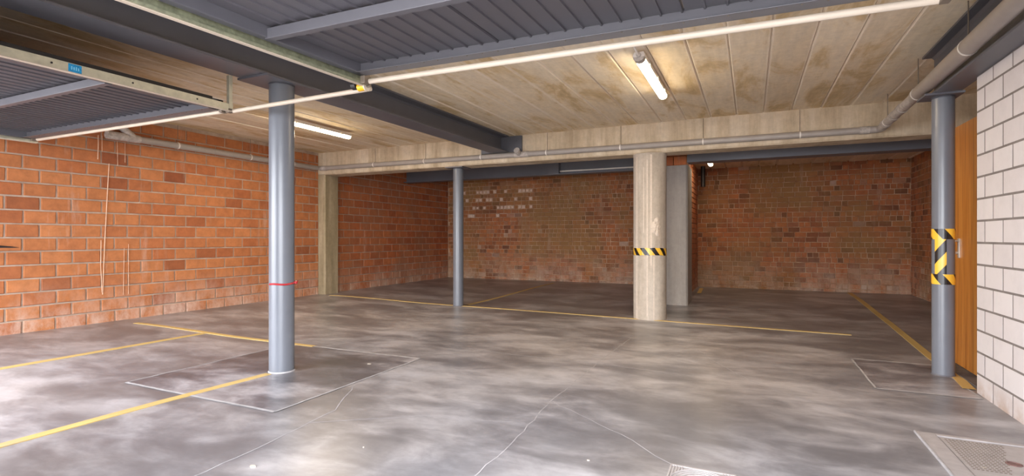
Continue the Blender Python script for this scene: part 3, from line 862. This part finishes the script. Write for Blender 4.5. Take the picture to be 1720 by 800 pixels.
bm = B(); box(bm, 0.0, 0.0015, -1.115, -1.045, 0.002, 0.054); st = obj('sticker', bm, M['blue_print'], tr1)
for q in range(4):
    bm = B(); box(bm, 0.0015, 0.002, -1.10 + q * 0.012, -1.095 + q * 0.012, 0.018, 0.040 - 0.004 * (q % 2)); obj('sticker_print', bm, M['pale_print'], st)
bm = B(); box(bm, -0.03, 0.004, -0.035, -0.005, 0.0, 0.289); obj('hanger_strut', bm, M['galv'], tr1, bevel=0.003)
bm = B(); box(bm, -0.035, 0.008, -0.04, 0.004, -0.012, 0.02); obj('end_bracket', bm, M['rod'], tr1, bevel=0.003)
track('galvanised door track along the near edge of the central garage door', (-2.352, 2.76, 2.150), 1, 2.3, (0.027, 0, 0), True, 'galv_green')
track('greenish door track close against the orange brick wall', (-6.87, 2.86, 2.135), 1, 2.4)
# cream tube bridging the two doors, with the yellow roller
t = thing('roller_tube', 'cream tube with a yellow roller bridging the two folded garage doors', 'tube', (-3.1, 2.84, 2.15))
bm = B(); sweep(bm, [(-0.70, 0.015, 0.008), (0.735, -0.03, 0.004)], 0.0165, 14); obj('tube', bm, M['cream'], t, smooth=True)
bm = B(); sweep(bm, [(0.700, -0.105, -0.004), (0.760, -0.108, -0.004)], 0.026, 18); obj('yellow_roller', bm, M['yellow_plastic'], t, smooth=True)
bm = B(); sweep(bm, [(0.760, -0.108, -0.004), (0.770, -0.108, -0.004)], 0.032, 18); obj('roller_disc', bm, M['cream'], t, smooth=True)
bm = B(); sweep(bm, [(0.655, -0.112, 0.012), (0.690, -0.112, 0.012)], 0.030, 16); obj('black_buffer', bm, M['black'], t, smooth=True)
bm = B(); sweep(bm, [(0.770, -0.108, -0.004), (0.80, -0.108, -0.004)], 0.009, 10); obj('axle_nut', bm, M['rod'], t)

# ------------------------------------------------------------------ fluorescent lamps
def lamp(label, x, y0, y1, ztop, watts, cable=False, glow='tube'):
    t = thing('fluorescent_lamp', label, 'lamp', (x, (y0 + y1) / 2, ztop))
    L = (y1 - y0) / 2
    bm = B(); prism(bm, [(-0.045, -0.045), (0.045, -0.045), (0.05, -0.03), (0.04, 0.0), (-0.04, 0.0), (-0.05, -0.03)], 'y', -L, L); obj('housing', bm, M['clip'], t, bevel=0.003)
    prof = [(0.043 * math.cos(math.pi + math.pi * k / 8), -0.046 + 0.036 * math.sin(math.pi + math.pi * k / 8)) for k in range(9)]
    bm = B(); prism(bm, prof, 'y', -L + 0.06, L - 0.015); obj('diffuser', bm, M[glow], t, smooth=True)
    bm = B(); prism(bm, [(q[0] * 1.06, -0.046 + (q[1] + 0.046) * 1.05) for q in prof], 'y', -L - 0.01, -L + 0.062); obj('end_cap', bm, M['pvc_dirty'], t, smooth=True)
    for q in (-0.5, 0.0, 0.5):
        bm = B(); box(bm, 0.044, 0.056, q * L * 1.3 - 0.012, q * L * 1.3 + 0.012, -0.055, -0.025); obj('clip', bm, M['clip'], t)
    if cable:
        bm = B(); sweep(bm, [(0.01, -L - 0.005, -0.03), (0.0, -L - 0.05, -0.035), (-0.005, -L - 0.10, -0.02), (-0.01, -L - 0.2, 0.005)], 0.009, 8); obj('cable', bm, M['clip'], t, smooth=True)
        bm = B(); sweep(bm, [(0.0, -L - 0.02, -0.03), (0.0, -L + 0.01, -0.03)], 0.02, 12); obj('gland', bm, M['pvc_dirty'], t, smooth=True)
    ld = bpy.data.lights.new('lamp_light', 'AREA'); ld.shape = 'RECTANGLE'; ld.size = 0.08; ld.size_y = 2 * L - 0.1
    ld.energy = watts; ld.color = (1.0, 0.80, 0.55); ld.spread = math.pi
    lo = bpy.data.objects.new('lamp_light', ld); C.objects.link(lo); lo.parent = t; lo.location = (0, 0.02, -0.088)
    return t
lamp('lit fluorescent ceiling lamp with a cable beneath the central garage door edge', -0.85, 4.36, 5.68, ZC - 0.02, LAMP_W, True)
lamp('lit fluorescent lamp on the planked ceiling behind the stout column', -5.41, 4.70, 5.96, ZC - 0.03, LAMP_W)
lamp('small lit lamp far back in the rear bay beside the square pillar', -0.71, 9.55, 10.76, 2.595, LAMP_W * 0.22, glow='tube_dim')

# ------------------------------------------------------------------ wooden door leaf
t = thing('wooden_door', 'orange wooden door leaf standing open at the end of the white block wall', 'door', (1.675, 5.37, 0))
bm = B(); box(bm, 1.655, 1.695, 4.885, 5.87, 0.015, 2.115); under(obj('leaf', bm, M['wood'], t, bevel=0.002), t)
bm = B(); box(bm, 1.646, 1.655, 5.735, 5.775, 0.955, 1.125); plate = under(obj('handle_plate', bm, M['handle'], t, bevel=0.002), t)
bm = B(); sweep(bm, [(1.650, 5.755, 1.105), (1.600, 5.755, 1.105), (1.594, 5.750, 1.105), (1.592, 5.72, 1.105), (1.592, 5.64, 1.105)], 0.0085, 12); under(obj('lever', bm, M['handle'], t, smooth=True), t)
bm = B(); sweep(bm, [(1.648, 5.755, 1.0), (1.630, 5.755, 1.0)], 0.013, 12); under(obj('lock_cylinder', bm, M['handle'], t, smooth=True), t)
for z in (0.25, 1.05, 1.9):
    bm = B(); sweep(bm, [(1.66, 4.872, z), (1.66, 4.872, z + 0.09)], 0.009, 10); under(obj('hinge', bm, M['handle'], t, smooth=True), t)
bm = B(); box(bm, 1.545, 1.72, 4.86, 5.90, -0.002, 0.010)
tag(obj('door_sill', bm, M['joint'], bevel=0.002), 'dark grey sill strip under the open wooden door leaf', 'sill')

# ------------------------------------------------------------------ floor markings
lines = [
    ([(-5.712, 1.0), (-5.705, 2.134), (-5.697, 3.90)], 0.06, 'yellow floor line near the orange wall running to the crossing line'),
    ([(-3.70, 0.9), (-3.703, 1.384), (-3.69, 2.2), (-3.633, 3.05)], 0.072, 'broad yellow floor line leading to the foot of the stout column'),
    ([(-6.908, 3.856), (-5.697, 3.945), (-4.825, 4.02), (-4.124, 4.02)], 0.06, 'yellow cross line passing behind the stout foreground column'),
    ([(-6.993, 7.20), (-5.9, 7.33), (-4.818, 7.44), (-3.5, 7.39), (-2.232, 7.31), (-0.148, 7.175), (1.058, 7.114)], 0.055, 'long yellow line beneath the lintel between slim and concrete columns'),
    ([(-4.325, 7.56), (-4.239, 9.172), (-4.144, 11.263)], 0.06, 'yellow line from the slim column back to the brown brick wall'),
    ([(1.70, 11.7), (1.648, 8.082), (1.545, 6.112), (1.535, 5.48), (1.478, 4.93)], 0.075, 'yellow line from the dark bay past the striped column to the white wall'),
    ([(-0.90, 10.45), (-0.93, 11.4)], 0.07, 'short yellow line at the foot of the brick divider behind the pillar'),
]
for pts, w, lab in lines:
    bm = B(); drape(bm, pts, w, 0.005)
    tag(obj('parking_line', bm, M['line']), lab, 'floor marking', 'yellow parking lines painted on the floor')

# ------------------------------------------------------------------ inspection cover and drain
t = thing('inspection_cover', 'square metal inspection cover set in the floor by the white wall', 'floor cover', (1.17, 3.36, 0))
x0, x1, y0, y1 = 0.874, 1.465, 2.95, 3.722
w = 0.085
for a in ((x0, x0 + w, y0, y1), (x1 - 0.03, x1, y0, y1), (x0 + w, x1 - 0.03, y0, y0 + w), (x0 + w, x1 - 0.03, y1 - 0.035, y1)):
    bm = B(); box(bm, *a, -0.02, 0.008); under(obj('frame_bar', bm, M['cast'], t, bevel=0.003), t)
bm = B(); box(bm, x0 - 0.012, x0 - 0.002, y0, y1 + 0.004, -0.02, 0.011); under(obj('frame_edge', bm, M['crack'], t, bevel=0.002), t)
bm = B(); box(bm, x0 + w + 0.008, x1 - 0.038, y0 + w + 0.008, y1 - 0.043, -0.02, 0.003); under(obj('lid', bm, M['cast'], t, bevel=0.002), t)
bm = B()
for i in range(16):
    for j in range(18):
        xx = x0 + w + 0.025 + i * 0.017; yy = y1 - 0.075 - j * 0.024
        if xx > x0 + w + 0.27 - j * 0.006: continue
        box(bm, xx, xx + 0.010, yy, yy + 0.006, 0.003, 0.0048)
o = under(obj('chequer_studs', bm, M['rod'], t), t); o['kind'] = 'stuff'
bm = B(); lathe(bm, [(0.033, 0.0), (0.033, 0.006), (0.026, 0.008), (0.024, 0.004), (0.004, 0.004)], 1.19, 3.39, 24); under(obj('plug', bm, M['plug'], t, smooth=True), t)
t = thing('floor_drain', 'pale ribbed square drain grate at the bottom edge of the floor', 'drain', (-0.2, 2.53, 0))
x0, x1, y0, y1 = -0.363, -0.063, 2.372, 2.676
for a in ((x0, x0 + 0.008, y0, y1), (x1 - 0.008, x1, y0, y1), (x0 + 0.008, x1 - 0.008, y0, y0 + 0.012), (x0 + 0.008, x1 - 0.008, y1 - 0.012, y1)):
    bm = B(); box(bm, *a, -0.02, 0.007); under(obj('frame_bar', bm, M['cast'], t), t)
bm = B(); box(bm, x0 + 0.008, x1 - 0.008, y0 + 0.012, y1 - 0.012, -0.02, 0.002); under(obj('base_plate', bm, M['cast'], t), t)
for k, rr_ in enumerate((0.135, 0.118, 0.10, 0.08, 0.06, 0.04)):
    bm = B(); cx_, cy_ = (x0 + x1) / 2, (y0 + y1) / 2
    n = 40
    sweep(bm, [(cx_ + rr_ * math.cos(2*math.pi*q/n), cy_ + rr_ * math.sin(2*math.pi*q/n), 0.003) for q in range(n + 1)], 0.0038, 6)
    under(obj('ring_rib', bm, M['cast'], t, smooth=True), t)
for k in range(4):
    for sx in (0, 1):
        for sy in (0, 1):
            xx = x0 + 0.018 + k * 0.013 if sx == 0 else x1 - 0.018 - k * 0.013
            ya = y1 - 0.012 - (0.10 - 0.024 * k) if sy else y0 + 0.012
            bm = B(); box(bm, xx - 0.003, xx + 0.003, ya, ya + 0.10 - 0.024 * k, 0.0, 0.006); under(obj('corner_rib', bm, M['cast'], t), t)

# dark pointed blade sticking out from the left wall near the front
bm = B()
p0, p1 = Vector((-7.33, 2.20, 1.075)), Vector((-6.905, 2.735, 1.030))
d = (p1 - p0).normalized(); n = Vector((-d.y, d.x, 0)).normalized(); up = Vector((0, 0, 1))
prev = None
for tt, hw, th in ((0, 0.028, 0.022), (0.45, 0.026, 0.020), (0.75, 0.018, 0.014), (0.92, 0.008, 0.007), (1.0, 0.0015, 0.001)):
    c_ = p0.lerp(p1, tt)
    cur = [bm.verts.new(c_ + n * hw * a + up * th * b_) for a, b_ in ((1, 0.2), (0, 1), (-1, 0.2), (0, -1))]
    if prev:
        for k in range(4): bm.faces.new((prev[k], prev[(k+1) % 4], cur[(k+1) % 4], cur[k]))
    else: bm.faces.new(cur[::-1])
    prev = cur
bm.faces.new(prev)
tag(obj('wall_spike', bm, M['black']), 'thin black pointed arm jutting in front of the orange brick wall', 'bracket')
